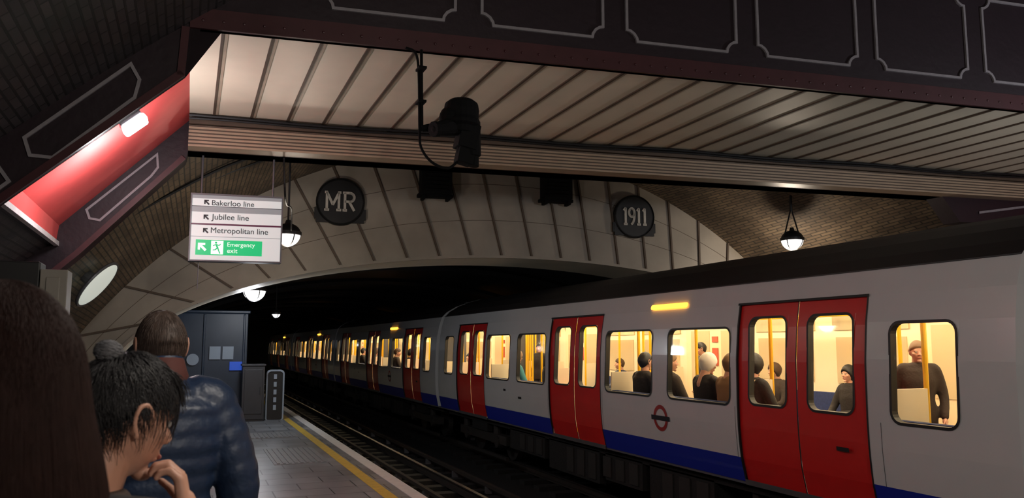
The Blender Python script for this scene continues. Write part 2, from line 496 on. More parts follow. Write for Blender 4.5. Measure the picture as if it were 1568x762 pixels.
for z, r in ((4.135, .018), (4.10, .014)):
    pts = [(x, sk(9.66, x), z+.012*math.sin(x*2.1+r*90)) for x in [i*.4-.1 for i in range(32)]]
    mb.tube(pts, [r]*len(pts), 6)
mb.build('cable_run', M['black'], g2)

YF = 14.0
near3 = spline2([(-2.95, 0, 0), (-2.7, 0, 1.2), (-1.45, 0, 2.75), (-.25, 0, 3.86), (1.6, 0, 4.65), (5, 0, 5.3), (9, 0, 5.05), (12.3, 0, 4.35), (13.7, 0, 3.2), (14, 0, 0)])
def outer(x): return math.sqrt(max(0, 64-(x-4.95)**2))-2.92
far3 = [(x, 0, outer(x)) for x in [-2.5+i*(14.9/60) for i in range(61)]]
loft('ceiling_brick_bay', [(p.x, sk(10.25, p.x), p.z) for p in near3], [(p[0], sk(YF, p[0]), p[2]) for p in far3], M['brick'], n=80, ny=14)

hw_ = empty('wall_headwall')
def inner(x): return .91+2.19*math.sqrt(max(0, 1-((x-5.4)/6.6)**2))
mb = MB(); n = 72
I = []
for i in range(n+1):
    th = math.pi*i/n; x = 5.4-6.6*math.cos(th); I.append((x, inner(x)))
O = []
for x, z in I:
    xo = 4.95+1.12*(x-5.4); O.append((xo, outer(xo)))
def hp(p, dy=0): return (p[0], sk(YF+dy, p[0]), p[1])
for i in range(n):
    mb.face([hp(I[i]), hp(I[i+1]), hp(O[i+1]), hp(O[i])])
mb.face([hp((-2.7, -.1)), hp((-1.2, -.1)), hp(I[0]), hp(O[0])]); mb.face([hp((-2.7, -.1)), hp(O[0]), hp((-3.1, 1.5)), hp((-3.1, -.1))])
mb.face([hp((12, -.1)), hp((14, -.1)), hp(O[-1]), hp(I[-1])])
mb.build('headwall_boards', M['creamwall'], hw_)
mb = MB()
x = -1.0
def seg(mb, a, b, w, y, d, mi=0):
    a = Vector(a); b = Vector(b); t = (b-a).normalized(); nn = Vector((-t.y, t.x))*w
    Q = [a-nn, b-nn, b+nn, a+nn]
    F = [(q.x, sk(y-d, q.x), q.y) for q in Q]; B = [(q.x, sk(y, q.x), q.y) for q in Q]
    mb.face(F, mi)
    for i in range(4): mb.face([F[i], F[(i+1) % 4], B[(i+1) % 4], B[i]], mi)
while x < 12:
    xo = 4.95+1.12*(x-5.4); seg(mb, (x, inner(x)), (xo, outer(xo)), .016, YF, .035); x += .56
mb.build('headwall_battens', M['batten'], hw_)
mb = MB()
for k in (.34, .67):
    for i in range(n):
        a = Vector(I[i]).lerp(Vector(O[i]), k); b = Vector(I[i+1]).lerp(Vector(O[i+1]), k); seg(mb, a, b, .004, YF, .004)
mb.build('headwall_joints', M['batten'], hw_)
mb = MB()
for i in range(n):
    a = Vector(I[i]); b = Vector(I[i+1]); seg(mb, a+Vector((0, .02)), b+Vector((0, .02)), .024, YF, .04)
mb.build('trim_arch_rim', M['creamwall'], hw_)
loft('arch_soffit', [hp(p) for p in I], [hp(p, 1.5) for p in I], M['cream'], hw_, n=72, ny=3)
mb = MB()
for (xa, w) in ((-1.2, .0), (12.0, 0)):
    mb.face([(xa, sk(YF, xa), -.1), (xa, sk(YF+1.5, xa), -.1), (xa, sk(YF+1.5, xa), .92), (xa, sk(YF, xa), .92)])
mb.build('headwall_jambs', M['creamwall'], hw_)
tun = [(5.4-6.9*math.cos(math.pi*i/40), .0, .8+2.75*math.sin(math.pi*i/40)) for i in range(41)]
tun = [(-1.5, 0, -1.1)]+tun+[(12.3, 0, -1.1)]
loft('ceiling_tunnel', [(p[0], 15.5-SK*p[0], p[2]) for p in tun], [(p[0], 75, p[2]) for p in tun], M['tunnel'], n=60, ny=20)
mb = MB(); mb.face([(-3, 75, -1.3), (14, 75, -1.3), (14, 75, 5), (-3, 75, 5)]); mb.build('wall_tunnel_end', M['dark'])
mb = MB()
for yy in range(19, 72, 5):
    P = [(5.4-6.8*math.cos(math.pi*i/40), yy, .8+2.65*math.sin(math.pi*i/40)) for i in range(41)]
    mb.tube(P, [.09]*41, 4)
mb.build('trim_tunnel_ribs', M['dark'])

def stroke(mb, P, w, y0=-.062, y1=-.085):
    P = [Vector(p) for p in P]
    for i in range(len(P)-1):
        a, b = P[i], P[i+1]; t = (b-a).normalized(); nn = Vector((-t.y, t.x))*w/2
        Q = [a-nn-t*w*.15, b-nn+t*w*.15, b+nn+t*w*.15, a+nn-t*w*.15]
        F = [(q.x, y1, q.y) for q in Q]; B = [(q.x, y0, q.y) for q in Q]
        mb.face(F)
        for k in range(4): mb.face([F[k], B[k], B[(k+1) % 4], F[(k+1) % 4]])
def arcp(cx, cz, rx, rz, a0, a1, n=12): return [(cx+rx*math.cos(math.radians(a0+(a1-a0)*i/n)), cz+rz*math.sin(math.radians(a0+(a1-a0)*i/n))) for i in range(n+1)]
GL = {
 'M': [[(-.10, -.15), (-.10, .15)], [(.10, -.15), (.10, .15)], [(-.10, .15), (0, -.06)], [(0, -.06), (.10, .15)], [(-.135, -.15), (-.065, -.15)], [(.065, -.15), (.135, -.15)], [(-.13, .15), (-.09, .15)], [(.09, .15), (.13, .15)]],
 'R': [[(-.07, -.15), (-.07, .15)], [(-.10, .15), (.01, .15)], arcp(.01, .075, .075, .075, 90, -90), [(.01, 0), (-.07, 0)], [(.0, 0), (.085, -.15)], [(-.10, -.15), (-.04, -.15)]],
 '1': [[(0, -.15), (0, .15)], [(0, .15), (-.035, .11)], [(-.03, -.15), (.03, -.15)]],
 '9': [arcp(0, .07, .055, .08, 0, 360, 18), arcp(-.02, .04, .075, .19, 10, -80, 10)],
}
def roundel(name, x, z, chars):
    e = empty(name, (x, sk(YF, x)-.02, z), rz=RZ)
    mb = MB(); mb.tube([(0, 0, 0), (0, -.06, 0)], [.41, .41], 40)
    mb.box((-.40, -.055, -.36), (.40, 0, -.02))
    mb.box((-.43, -.05, -.30), (.43, 0, -.12))
    R = []
    for rr, yy in ((.37, -.06), (.41, -.06), (.395, -.085)):
        R.append([(rr*math.cos(a), yy, rr*math.sin(a)) for a in [2*math.pi*i/40 for i in range(40)]])
    mb.rings(R, 0, False)
    mb.build('roundel_plate', M['black'], e)
    mb = MB()
    for c, dx in chars:
        for P in GL[c]: stroke(mb, [(p[0]+dx, p[1]) for p in P], .042)
    mb.build('lettering', M['letter'], e)
roundel('mr_roundel', 2.31, 3.97, (('M', -.13), ('R', .14)))
roundel('date_roundel', 7.71, 3.95, (('1', -.19), ('9', -.065), ('1', .08), ('1', .20)))
for x, z in ((3.92, 4.33), (6.14, 4.35)):
    e = empty('ventilator_box', (x, sk(YF, x)-.01, z), rz=RZ)
    mb = MB(); mb.box((-.27, -.28, -.17), (.27, 0, .30)); mb.box((-.31, -.2, -.22), (.31, 0, -.16))
    for s in (-.22, .22): mb.box((s-.03, -.24, -.27), (s+.03, -.02, -.2))
    for i in range(5): mb.box((-.2, -.30, -.12+i*.07), (.2, -.27, -.09+i*.07))
    mb.build('ventilator_case', M['mblack'], e, bevel=.01)

# ------------------------------------------------------------------ pendant lamps
def lamp(loc, r, ztop, power, col=(1, .9, .82), tri=False):
    e = empty('pendant_lamp', loc)
    mb = MB(); R = []
    for k in range(0, 9):
        a = math.radians(5+k*9.5); R.append([(r*1.04*math.cos(a)*math.cos(t), r*1.04*math.cos(a)*math.sin(t), r*1.04*math.sin(a)*.85) for t in [2*math.pi*i/24 for i in range(24)]])
    mb.rings(R, 0, False)
    mb.tube([(0, 0, r*.8), (0, 0, r*1.15)], [.05, .03], 10)
    R = [[(rr*math.cos(t), rr*math.sin(t), zz) for t in [2*math.pi*i/24 for i in range(24)]] for rr, zz in ((r*1.0, -.02), (r*1.1, -.015), (r*1.1, .03), (r*1.0, .035))]
    mb.rings(R, 0, False)
    for k in range(4):
        a = k*math.pi/2+.4
        mb.tube([(r*1.03*math.cos(b)*math.cos(a), r*1.03*math.cos(b)*math.sin(a), -r*1.03*math.sin(b)) for b in [math.radians(d) for d in range(0, 91, 15)]], [.009]*7, 5)
    H = ztop-loc[2]
    if tri:
        for s in (-1, 1): mb.tube([(s*r*.95, 0, .03), (0, 0, r*1.15+.35)], [.014, .014], 6)
        mb.tube([(0, 0, r*1.1+.3), (0, 0, H-.08)], [.024, .024], 8)
        mb.tube([(0, 0, H-.1), (0, 0, H)], [.09, .12], 12)
    else:
        mb.tube([(0, 0, r), (0, 0, H)], [.014, .014], 8)
    mb.build('lamp_fitting', M['black'], e, smooth=False)
    mb = MB(); R = []
    for k in range(0, 10):
        a = math.radians(k*9.8); R.append([(r*math.cos(a)*math.cos(t), r*math.cos(a)*math.sin(t), -r*math.sin(a)) for t in [2*math.pi*i/24 for i in range(24)]])
    mb.rings(R, 0, False)
    mb.build('lamp_bowl', M['bowl'], e, smooth=True)
    L = bpy.data.lights.new('lamp_light', 'POINT'); L.energy = power; L.color = col; L.shadow_soft_size = r*.8
    lo = bpy.data.objects.new('lamp_light', L); COL.objects.link(lo); lo.parent = e; lo.location = (0, 0, -r-.12)
lamp((1.22, 11.5, 3.08), .17, 4.6, 36, (1, .87, .72))
lamp((1.14, 16.3, 2.60), .21, 3.3, 60, (.92, .95, 1))
lamp((9.96, 11.5, 3.42), .19, 4.9, 62, (1, .84, .66), True)
lamp((9.96, 3.2, 3.42), .19, 5.6, 240, (.95, .95, 1), True)  # unseen lamp added beyond the frame edge to brighten the ceiling
lamp((1.2, 2.0, 3.35), .17, 4.95, 90, (1, .91, .80))  # added lamp above the view, lights the train's near side
lamp((1.9, -2.6, 3.2), .17, 5.2, 225, (1, .90, .78))  # added lamp behind the camera, lifts the boarded ceiling from below
lamp((9.96, -4.0, 3.42), .19, 5.5, 160, (1, .90, .78), True)  # added lamp behind the camera on the far side, extra fill light
for yy in (22, 36, 50): lamp((2.1, yy, 2.28+.004*yy), .11, 3.35, 4, (.8, .87, 1))

e = empty('floodlight', (-.52, 7.38, 3.42), rz=0)
T = Matrix.Rotation(math.radians(-42), 4, 'Y')
mb = MB(); mb.box((-.10, -.08, 0), (.10, .08, .05), 0, T); mb.box((-.02, -.02, .05), (.02, .02, .24), 0, T); mb.build('floodlight_case', M['grey'], e, bevel=.01)
mb = MB(); mb.box((-.11, -.10, -.07), (.11, .08, -.001), 0, T); mb.build('floodlight_lens', M['flood'], e, bevel=.02)
L = bpy.data.lights.new('floodlight_light', 'POINT'); L.energy = 62; L.color = (1, .93, .95); L.shadow_soft_size = .12
lo = bpy.data.objects.new('floodlight_light', L); COL.objects.link(lo); lo.parent = e; lo.location = (-.10, .85, -.28)

# ------------------------------------------------------------------ hanging sign
e = empty('direction_sign', (0, 0, 0))
def sy(x): return sk(10.12, x)
def spanel(name, x0, x1, z0, z1, d, m, t=.004):
    mb = MB(); mb.box((x0, 10.12-d-t, z0), (x1, 10.12-d, z1), 0, skew=SK); return mb.build(name, m, e)
mb = MB(); mb.box((-.03, 10.12, 2.54), (.98, 10.26, 3.31), 0, skew=SK); mb.build('sign_case', M['signw'], e, bevel=.008)
mb = MB()
mb.box((-.045, 10.105, 3.31), (.995, 10.275, 3.33), 0, skew=SK); mb.box((-.045, 10.105, 2.525), (.995, 10.275, 2.54), 0, skew=SK)
mb.box((-.045, 10.105, 2.54), (-.03, 10.275, 3.31), 0, skew=SK); mb.box((.98, 10.105, 2.54), (.995, 10.275, 3.31), 0, skew=SK)
for x in (.07, .88): mb.tube([(x, sy(x)+.07, 3.33), (x, sy(x)+.07, 3.80)], [.012, .012], 8)
mb.tube([(.07, sy(.07)+.07, 2.54), (.07, sy(.07)+.07, 2.2)], [.006, .006], 6)
mb.build('sign_frame', M['grey'], e)
spanel('grey_band_1', -.03, .98, 3.27, 3.31, 0, M['signg']); spanel('grey_band_2', -.03, .98, 3.11, 3.175, 0, M['signg'])
spanel('line_stripe', -.03, .98, 2.955, 2.975, 0, M['signline']); spanel('thin_stripe', -.03, .98, 3.175, 3.181, 0, M['ink'])
spanel('thin_stripe_2', -.03, .98, 2.815, 2.821, 0, M['signg'])
for z, t, w in ((3.222, 'Bakerloo line', .475), (3.045, 'Jubilee line', .42), (2.885, 'Metropolitan line', .645)):
    text_mesh('line_name', t, w, M['ink'], e, (.19, sy(.19)-.006, z), RZ, .001)
    mb = MB()
    def a2(mb, P, m=0): mb.face([(p[0], sy(p[0])-.006, p[1]) for p in P])
    cx, cz = .135, z; s = .032
    a2(mb, [(cx-s, cz+s), (cx-s, cz-s*.6), (cx-s*.5, cz-s*.6), (cx-s*.5, cz+s*.5), (cx+s*.6, cz+s*.5), (cx+s*.6, cz+s)])
    a2(mb, [(cx-s*.9, cz+s*.5), (cx-s*.5, cz+s*.9), (cx+s*.95, cz-s*.55), (cx+s*.55, cz-s*.95)])
    mb.build('arrow', M['ink'], e)
spanel('green_panel', .03, .77, 2.60, 2.78, 0, M['green'])
spanel('green_icon_panel', .20, .335, 2.61, 2.77, .004, M['gwhite'])
text_mesh('exit_text', 'Emergency', .31, M['gwhite'], e, (.38, sy(.38)-.006, 2.722), RZ, .001)
text_mesh('exit_text_2', 'exit', .115, M['gwhite'], e, (.38, sy(.38)-.006, 2.655), RZ, .001)
mb = MB()
def gp(P): mb.face([(p[0], sy(p[0])-.006, p[1]) for p in P])
cx, cz, s = .105, 2.69, .05
gp([(cx-s, cz+s), (cx-s, cz-s*.6), (cx-s*.5, cz-s*.6), (cx-s*.5, cz+s*.5), (cx+s*.6, cz+s*.5), (cx+s*.6, cz+s)])
gp([(cx-s*.9, cz+s*.5), (cx-s*.5, cz+s*.9), (cx+s*.95, cz-s*.55), (cx+s*.55, cz-s*.95)])
mb.build('exit_arrow', M['gwhite'], e)
mb = MB()
def lim(a, b, w):
    a = Vector(a); b = Vector(b); t = (b-a).normalized(); nn = Vector((-t.y, t.x))*w; Q = [a-nn, b-nn, b+nn, a+nn]
    mb.face([(q.x, sy(q.x)-.0095, q.y) for q in Q])
ox, oz = .265, 2.69
mb.face([(ox-.012+.013*math.cos(t), sy(ox)-.0095, oz+.058+.013*math.sin(t)) for t in [2*math.pi*i/12 for i in range(12)]])
lim((ox-.012, oz+.04), (ox+.008, oz-.005), .010); lim((ox+.008, oz), (ox-.02, oz-.028), .007); lim((ox-.02, oz-.028), (ox-.045, oz-.03), .006)
lim((ox+.008, oz), (ox+.02, oz-.035), .007); lim((ox+.02, oz-.035), (ox+.035, oz-.07), .006)
lim((ox-.012, oz+.036), (ox-.045, oz+.02), .005); lim((ox-.01, oz+.036), (ox+.025, oz+.025), .005); lim((ox+.025, oz+.025), (ox+.04, oz+.045), .005)
mb.build('running_figure', M['green'], e)

mb = MB()
P = spline2([(.98, 9.95, 3.8), (1.0, 9.95, 3.45), (1.06, 10.3, 3.3), (1.2, 11.0, 3.35), (1.24, 11.3, 3.1)], 8)
mb.tube(P, [.012]*len(P), 6); mb.build('hanging_cable', M['black'])
mb = MB()
for k, off in enumerate((0, .12, .3)):
    P = [(-1.15+off, 12.6-k*.5, 2.9+off*.9), (-.6+off, 12.6-k*.5, 3.32+off*.8), (.1+off, 12.5-k*.5, 3.8+off*.6), (.9+off, 12.4-k*.5, 4.2+off*.4)]
    P = spline2(P, 5); mb.tube(P, [.022]*len(P), 6)
mb.build('wall_conduits', M['black'])

# ------------------------------------------------------------------ security camera cluster on conduit
e = empty('security_camera', (2.07, 6.56, 3.38))
mb = MB()
P = spline2([(-.42, .1, .74), (-.33, .1, .70), (-.30, .1, .5), (-.30, .05, .0), (-.29, .02, -.16), (-.20, 0, -.28), (-.06, 0, -.32), (.04, 0, -.24)], 6)
mb.tube(P, [.012]*len(P), 8)
P = [(-.28, .1, .74), (-.28, .08, .4), (-.28, .05, 0)]; mb.tube(P, [.014]*3, 8)
mb.box((-.32, .02, .55), (-.25, .14, .57)); mb.box((-.32, .02, .25), (-.25, .14, .27))
mb.build('conduit', M['mblack'], e)
mb = MB()
T = Matrix.Rotation(math.radians(12), 4, 'Y')
prof = [(.02, .30), (.10, .295), (.145, .26), (.155, .20), (.15, .13), (.165, .10), (.165, .07), (.13, .05), (.11, .0)]
R = [[(r*math.cos(t)+.06, r*math.sin(t), z) for t in [2*math.pi*i/20 for i in range(20)]] for r, z in prof]
mb.rings(R)
mb.ell((-.02, 0, .12), (.12, .12, .12), None, 16, 10)
mb.tube([(.02, 0, .06), (-.10, -.06, .02), (-.18, -.09, -.01)], [.085, .075, .06], 14, caps='round')
mb.tube([(-.18, -.09, -.01), (-.225, -.11, -.02)], [.065, .068], 14)
mb.tube([(-.28, .05, .02), (-.12, .0, .05)], [.03, .04], 10)
mb.box((.03, -.09, -.12), (.20, .08, .10), 0, T); mb.box((.06, -.07, -.25), (.20, .06, -.10), 0, T)
mb.tube([(.13, 0, .1), (.16, 0, -.2)], [.10, .08], 14)
mb.tube([(.04, 0, -.24), (.05, 0, -.12)], [.02, .03], 8)
mb.tube([(.17, -.02, -.2), (.16, -.02, -.29)], [.045, .055], 12)
mb.build('camera_housing', M['mblack'], e, smooth=False, bevel=.006)

# ------------------------------------------------------------------ left side fittings
e = empty('round_bulkhead_lamp', (-1.17, 12.2, 2.36))
T = Vector((0, 0, 1)).rotation_difference(Vector((.78, -.16, -.60)).normalized()).to_matrix().to_4x4()
mb = MB(); R = [[T @ Vector((r*math.cos(t)*1.0, r*math.sin(t), z)) for t in [2*math.pi*i/32 for i in range(32)]] for r, z in ((.36, -.03), (.375, -.01), (.37, .01))]
mb.rings(R); mb.tube([T @ Vector((0, 0, -.3)), T @ Vector((0, 0, -.03))], [.08, .1], 10); mb.build('lamp_rim', M['grey'], e)
mb = MB(); mb.ell((0, 0, 0), (.36, .36, .04), T, 28, 8); mb.build('lamp_diffuser', mat('diffuser', (.6, .62, .58), .4, emit=(.9, .97, .86), es=.42), e, smooth=True)
e = empty('train_indicator_board', (0, 6, 0))
mb = MB(); mb.box((-2.7, -.1, 1.86), (-.90, .12, 2.08)); mb.box((-2.8, -.03, 1.93), (-2.65, .03, 2.0)); mb.build('board_case', M['black'], e, bevel=.01)
mb = MB(); mb.box((-.895, -.12, 1.72), (-.74, .10, 2.03)); mb.box((-.86, -.13, 1.78), (-.78, -.12, 1.98)); mb.build('board_end_box', M['beige'], e, bevel=.01)

e = empty('staff_booth', (0, 18.3, 0))
mb = MB(); mb.box((-.35, 0, 0), (1.18, 1.6, 2.22)); mb.box((-.4, -.05, 2.22), (1.22, 1.65, 2.28)); mb.box((1.08, -.03, 0), (1.13, 0, 2.2)); mb.box((.28, -.03, 0), (.33, 0, 2.2))
mb.build('booth_body', M['slate'], e, bevel=.02)
mb = MB()
for x in (.42, .68): mb.box((x, -.04, 1.25), (x+.22, -.03, 1.52))
mb.build('notices', M['notice'], e)
mb = MB(); mb.box((.83, -.05, 1.02), (1.08, -.035, 1.2)); mb.build('blue_notice', M['bluesign'], e)
mb = MB(); mb.tube([(.1, -.03, 1.25), (.1, -.06, 1.25)], [.12, .12], 20); mb.build('clock_face', M['notice'], e)
e = empty('equipment_cabinet', (1.28, 17.6, 0))
mb = MB(); mb.box((-.22, 0, .04), (.22, .4, 1.12)); mb.box((-.24, -.02, 1.12), (.24, .42, 1.16)); mb.box((-.18, -.015, .15), (.18, 0, 1.05)); mb.box((.12, -.04, .55), (.14, -.01, .7)); mb.box((-.2, .02, 0), (.2, .38, .04))
mb.build('cabinet_body', mat('cabinet_grey', (.035, .035, .04), .5, var=.2), e, bevel=.01)
e = empty('boarding_ramp', (1.74, 17.9, 0))
mb = MB(); R = []
def rr(w, h, r, y, n=6):
    o = []
    for cx, cz, a0 in ((w-r, h-r, 0), (-w+r, h-r, 90), (-w+.03, .03, 180), (w-.03, .03, 270)):
        q = r if cz > .1 else .03
        for k in range(n+1):
            a = math.radians(a0+90*k/n); o.append((cx+q*math.cos(a), y, cz+q*math.sin(a)))
    return o
mb.rings([rr(.17, 1.02, .08, 0), rr(.17, 1.02, .08, .3)], 0)
mb.build('ramp_panel', M['black'], e)
mb = MB(); mb.rings([rr(.185, 1.035, .09, -.03), rr(.155, 1.0, .07, -.03), rr(.155, 1.0, .07, .02), rr(.185, 1.035, .09, .02), rr(.185, 1.035, .09, -.03)], 0, False)
for i in range(5): mb.box((-.03, -.02, .2+i*.16), (.03, -.005, .3+i*.16))
mb.build('ramp_rim', M['notice'], e)

# ------------------------------------------------------------------ underground train
PROF = [(.03, 1.37), (.3, 1.43), (.6, 1.455), (.9, 1.46), (1.4, 1.452), (1.75, 1.42), (2.01, 1.375), (2.25, 1.30), (2.38, 1.17), (2.52, .93), (2.64, .6), (2.72, .3), (2.74, 0)]
def hwid(z):
    for i in range(len(PROF)-1):
        if PROF[i][0] <= z <= PROF[i+1][0]:
            t = (z-PROF[i][0])/(PROF[i+1][0]-PROF[i][0]); return PROF[i][1]*(1-t)+PROF[i+1][1]*t
    return PROF[0][1]
def S(y, z, off, sg): return (sg*(hwid(z)+off), y, z)
def patch(mb, y0, y1, z0, z1, off, mi, sg, dz=.12):
    n = max(1, round((z1-z0)/dz))
    for i in range(n):
        a = z0+(z1-z0)*i/n; b = z0+(z1-z0)*(i+1)/n
        mb.face([S(y0, a, off, sg), S(y1, a, off, sg), S(y1, b, off, sg), S(y0, b, off, sg)], mi)
def rrect(yc, zc, w, h, r, n=5):
    o = []
    for sy_, sz_, a0 in ((1, 1, 0), (-1, 1, 90), (-1, -1, 180), (1, -1, 270)):
        for k in range(n+1):
            a = math.radians(a0+90*k/n); o.append((yc+sy_*(w/2-r)+r*math.cos(a), zc+sz_*(h/2-r)+r*math.sin(a)))
    return o
def ring(mb, yc, zc, A, B, offa, offb, mi, sg):
    a = rrect(yc, zc, *A); b = rrect(yc, zc, *B); n = len(a)
    for i in range(n):
        j = (i+1) % n
        mb.face([S(*a[i], offa, sg), S(*a[j], offa, sg), S(*b[j], offb, sg), S(*b[i], offb, sg)], mi)
def window(mb, y0, y1, z0, z1, off, body, sg):
    yc, zc, w, h = (y0+y1)/2, (z0+z1)/2, y1-y0, z1-z0
    ring(mb, yc, zc, (w+.02, h+.02, .004), (w, h, .11), off+.002, off+.002, body, sg)
    ring(mb, yc, zc, (w+.01, h+.01, .115), (w-.04, h-.04, .09), off+.009, off+.009, 3, sg)
    ring(mb, yc, zc, (w-.04, h-.04, .09), (w-.04, h-.04, .09), off+.009, off-.06, 3, sg)
DOORS = (-5.2, 0, 5.2); HD = .95
SOLID = [(-7.62, -6.15, [(-7.12, -6.42)]), (-4.25, -.95, [(-4.13, -2.80), (-2.43, -1.10)]), (.95, 4.25, [(1.10, 2.43), (2.80, 4.13)]), (6.15, 7.62, [(6.42, 7.12)])]
mb = MB(); gl = MB()
for sg in (-1, 1):
    for y0, y1, wins in SOLID:
        patch(mb, y0, y1, .03, .30, 0, 2, sg); patch(mb, y0, y1, .30, .86, 0, 0, sg); patch(mb, y0, y1, 1.76, 2.01, 0, 0, sg)
        c = y0
        for a, b in wins:
            patch(mb, c, a, .86, 1.76, 0, 0, sg); c = b
            window(mb, a, b, .86, 1.76, 0, 0, sg); patch(gl, a, b, .86, 1.76, -.02, 0, sg)
        patch(mb, c, y1, .86, 1.76, 0, 0, sg)
    patch(mb, -7.62, 7.62, 2.01, 2.25, 0, 0, sg)
    patch(mb, -7.62, 7.62, 2.25, 2.38, 0, 4, sg)
    for d in DOORS:
        o = -.025
        for s in (-1, 1):
            ya, yb = sorted((d+s*.006, d+s*HD)); wa, wb = sorted((d+s*.15, d+s*.78))
            patch(mb, ya, yb, .05, .89, o, 1, sg); patch(mb, ya, yb, 1.86, 2.01, o, 1, sg)
            patch(mb, ya, wa, .89, 1.86, o, 1, sg); patch(mb, wb, yb, .89, 1.86, o, 1, sg)
            window(mb, wa, wb, .89, 1.86, o, 1, sg); patch(gl, wa, wb, .89, 1.86, o-.02, 0, sg)
        patch(mb, d-.008, d+.008, .05, 2.01, o+.004, 3, sg)
        for s in (-1, 1):
            for i in range(17):
                a = .03+i*.1165; b = a+.1165; b = min(b, 2.01)
                mb.face([S(d+s*HD, a, .001, sg), S(d+s*HD, b, .001, sg), S(d+s*HD, b, -.06, sg), S(d+s*HD, a, -.06, sg)], 3)
            patch(mb, d+s*HD-.010, d+s*HD+.010, .03, 2.01, .003, 3, sg)
        patch(mb, d-HD, d+HD, .0, .06, .01, 5, sg)
        patch(mb, d-HD-.02, d+HD+.02, 2.0, 2.025, .012, 3, sg)
    for y in (-6.3, 6.3, -4.2, 4.2, -1.0, 1.0):
        patch(mb, y-.003, y+.003, .3, .86, .002, 5, sg)
    patch(mb, -7.62, 7.62, 2.25, 2.262, .012, 5, sg)
zs = [2.38, 2.45, 2.52, 2.58, 2.64, 2.68, 2.72, 2.74]
for sg in (-1, 1):
    for i in range(len(zs)-1):
        mb.face([S(-7.62, zs[i], 0, sg), S(7.62, zs[i], 0, sg), S(7.62, zs[i+1], 0, sg), S(-7.62, zs[i+1], 0, sg)], 4)
zz = [.03, .3, .6, .9, 1.4, 1.75, 2.01, 2.25, 2.38, 2.52, 2.64, 2.72]
for y, yi in ((-7.62, -7.70), (7.62, 7.70)):
    for sg in (-1, 1):
        for i in range(len(zz)-1):
            a, b = zz[i], zz[i+1]
            mb.face([S(y, a, 0, sg), S(y, b, 0, sg), (sg*(hwid(b)-.07), yi, b), (sg*(hwid(a)-.07), yi, a)], 0)
            mb.face([(sg*(hwid(a)-.07), yi, a), (sg*(hwid(b)-.07), yi, b), (sg*.7, yi, min(b, 2.3)), (sg*.7, yi, a)], 5)
mb.box((-1.0, -7.9, .05), (1.0, -7.69, .1), 3)
for sg in (-1, 1):
    for k in range(3):
        for y in (-7.74+k*.02, 7.69+k*.02): mb.box((sg*(.98-.04*(k % 2))-.02, y, .05), (sg*(.98-.04*(k % 2))+.02, y+.02, 2.2), 3)
car_me = mb.build('carbody', [M['white'], M['red'], M['blue'], M['gasket'], M['roof'], M['grey']])
gl_me = gl.build('glazing', M['glass'])
mb = MB()
mb.box((-1.36, -7.7, .0), (1.36, 7.7, .04), 1)
mb.face([(-1.25, -7.7, 2.2), (1.25, -7.7, 2.2), (1.25, 7.7, 2.2), (-1.25, 7.7, 2.2)], 0)
for sg in (-1, 1):
    mb.face([(sg*1.25, -7.7, 2.2), (sg*1.32, -7.7, 2.0), (sg*1.32, 7.7, 2.0), (sg*1.25, 7.7, 2.2)], 0)
for y0, y1, wins in SOLID:
    mb.box((-1.37, y0, .04), (-1.35, y1, .86), 0); mb.box((-1.36, y0, 1.76), (-1.32, y1, 2.0), 0)
mb.box((1.34, -7.7, .04), (1.36, 7.7, 2.02), 0)
for y0, y1, wins in SOLID:
    for a, b in wins:
        mb.box((1.325, a+.05, 1.02), (1.345, b-.05, 1.66), 5)
        mb.box((1.315, a, 1.76), (1.345, b, 1.98), 6)
    a, b = y0+.15, y1-.15
    for sg in (-1, 1):
        lo, hi = sorted((sg*1.34, sg*.90)); mb.box((lo, a, .38), (hi, b, .48), 2)
        lo, hi = sorted((sg*1.34, sg*1.24)); mb.box((lo, a, .48), (hi, b, .88), 2)
        lo, hi = sorted((sg*1.30, sg*1.0)); mb.box((lo, a+.1, .04), (hi, b-.1, .38), 1)
        for yy in (a-.04, b):
            lo, hi = sorted((sg*1.34, sg*.86)); mb.box((lo, yy, .04), (hi, yy+.04, 1.15), 4)
            mb.tube([(sg*.86, yy+.02, .04), (sg*.86, yy+.02, 2.18)], [.024, .024], 8, 3)
        mb.tube([(sg*.86, (a+b)/2, .48), (sg*.86, (a+b)/2, 2.18)], [.022, .022], 8, 3)
    for sg in (-1, 1): mb.tube([(sg*.86, a, 1.95), (sg*.86, b, 1.95)], [.018, .018], 8, 3)
for d in DOORS:
    for dy in (-.45, 0, .45): mb.tube([(dy*.3, d+dy, .04), (dy*.3, d+dy, 2.2)], [.022, .022], 8, 3)
    mb.box((1.32, d-.9, .06), (1.345, d+.9, 1.98), 7)
    for s in (-1, 1):
        mb.box((1.31, d+s*.45-.28, .9), (1.33, d+s*.45+.28, 1.8), 5)
    mb.box((1.30, d-.08, 1.2), (1.325, d+.08, 1.5), 8); mb.box((1.30, d-.08, 1.6), (1.325, d+.08, 1.7), 8)
in_me = mb.build('interior', [M['inner'], M['innerfl'], M['seat'], M['yellow'], mat('screen_panel', (.85, .74, .54), .4), mat('window_reflection_glass', (.66, .54, .34), .15),
    mat('advert_card', (.70, .52, .32), .5, var=.7, vscale=1.5), mat('door_lining', (.90, .76, .50), .4), mat('red_notice', (.55, .10, .05), .5)])
mb = MB()
for x in (-.62, .62): mb.box((x-.07, -7.5, 2.16), (x+.07, 7.5, 2.185))
li_me = mb.build('striplights', M['lampw'])
mb = MB()
for sg in (-1, 1):
    yc = -2.75*1
    a = rrect(yc, 2.06, .84, .06, .028); n = len(a)
    mb.face([S(*p, .03, sg) for p in a], 0)
    for i in range(n): mb.face([S(*a[i], .03, sg), S(*a[(i+1) % n], .03, sg), S(*a[(i+1) % n], -.01, sg), S(*a[i], -.01, sg)], 0)
am_me = mb.build('amber_indicator', M['amber'])
mb = MB()
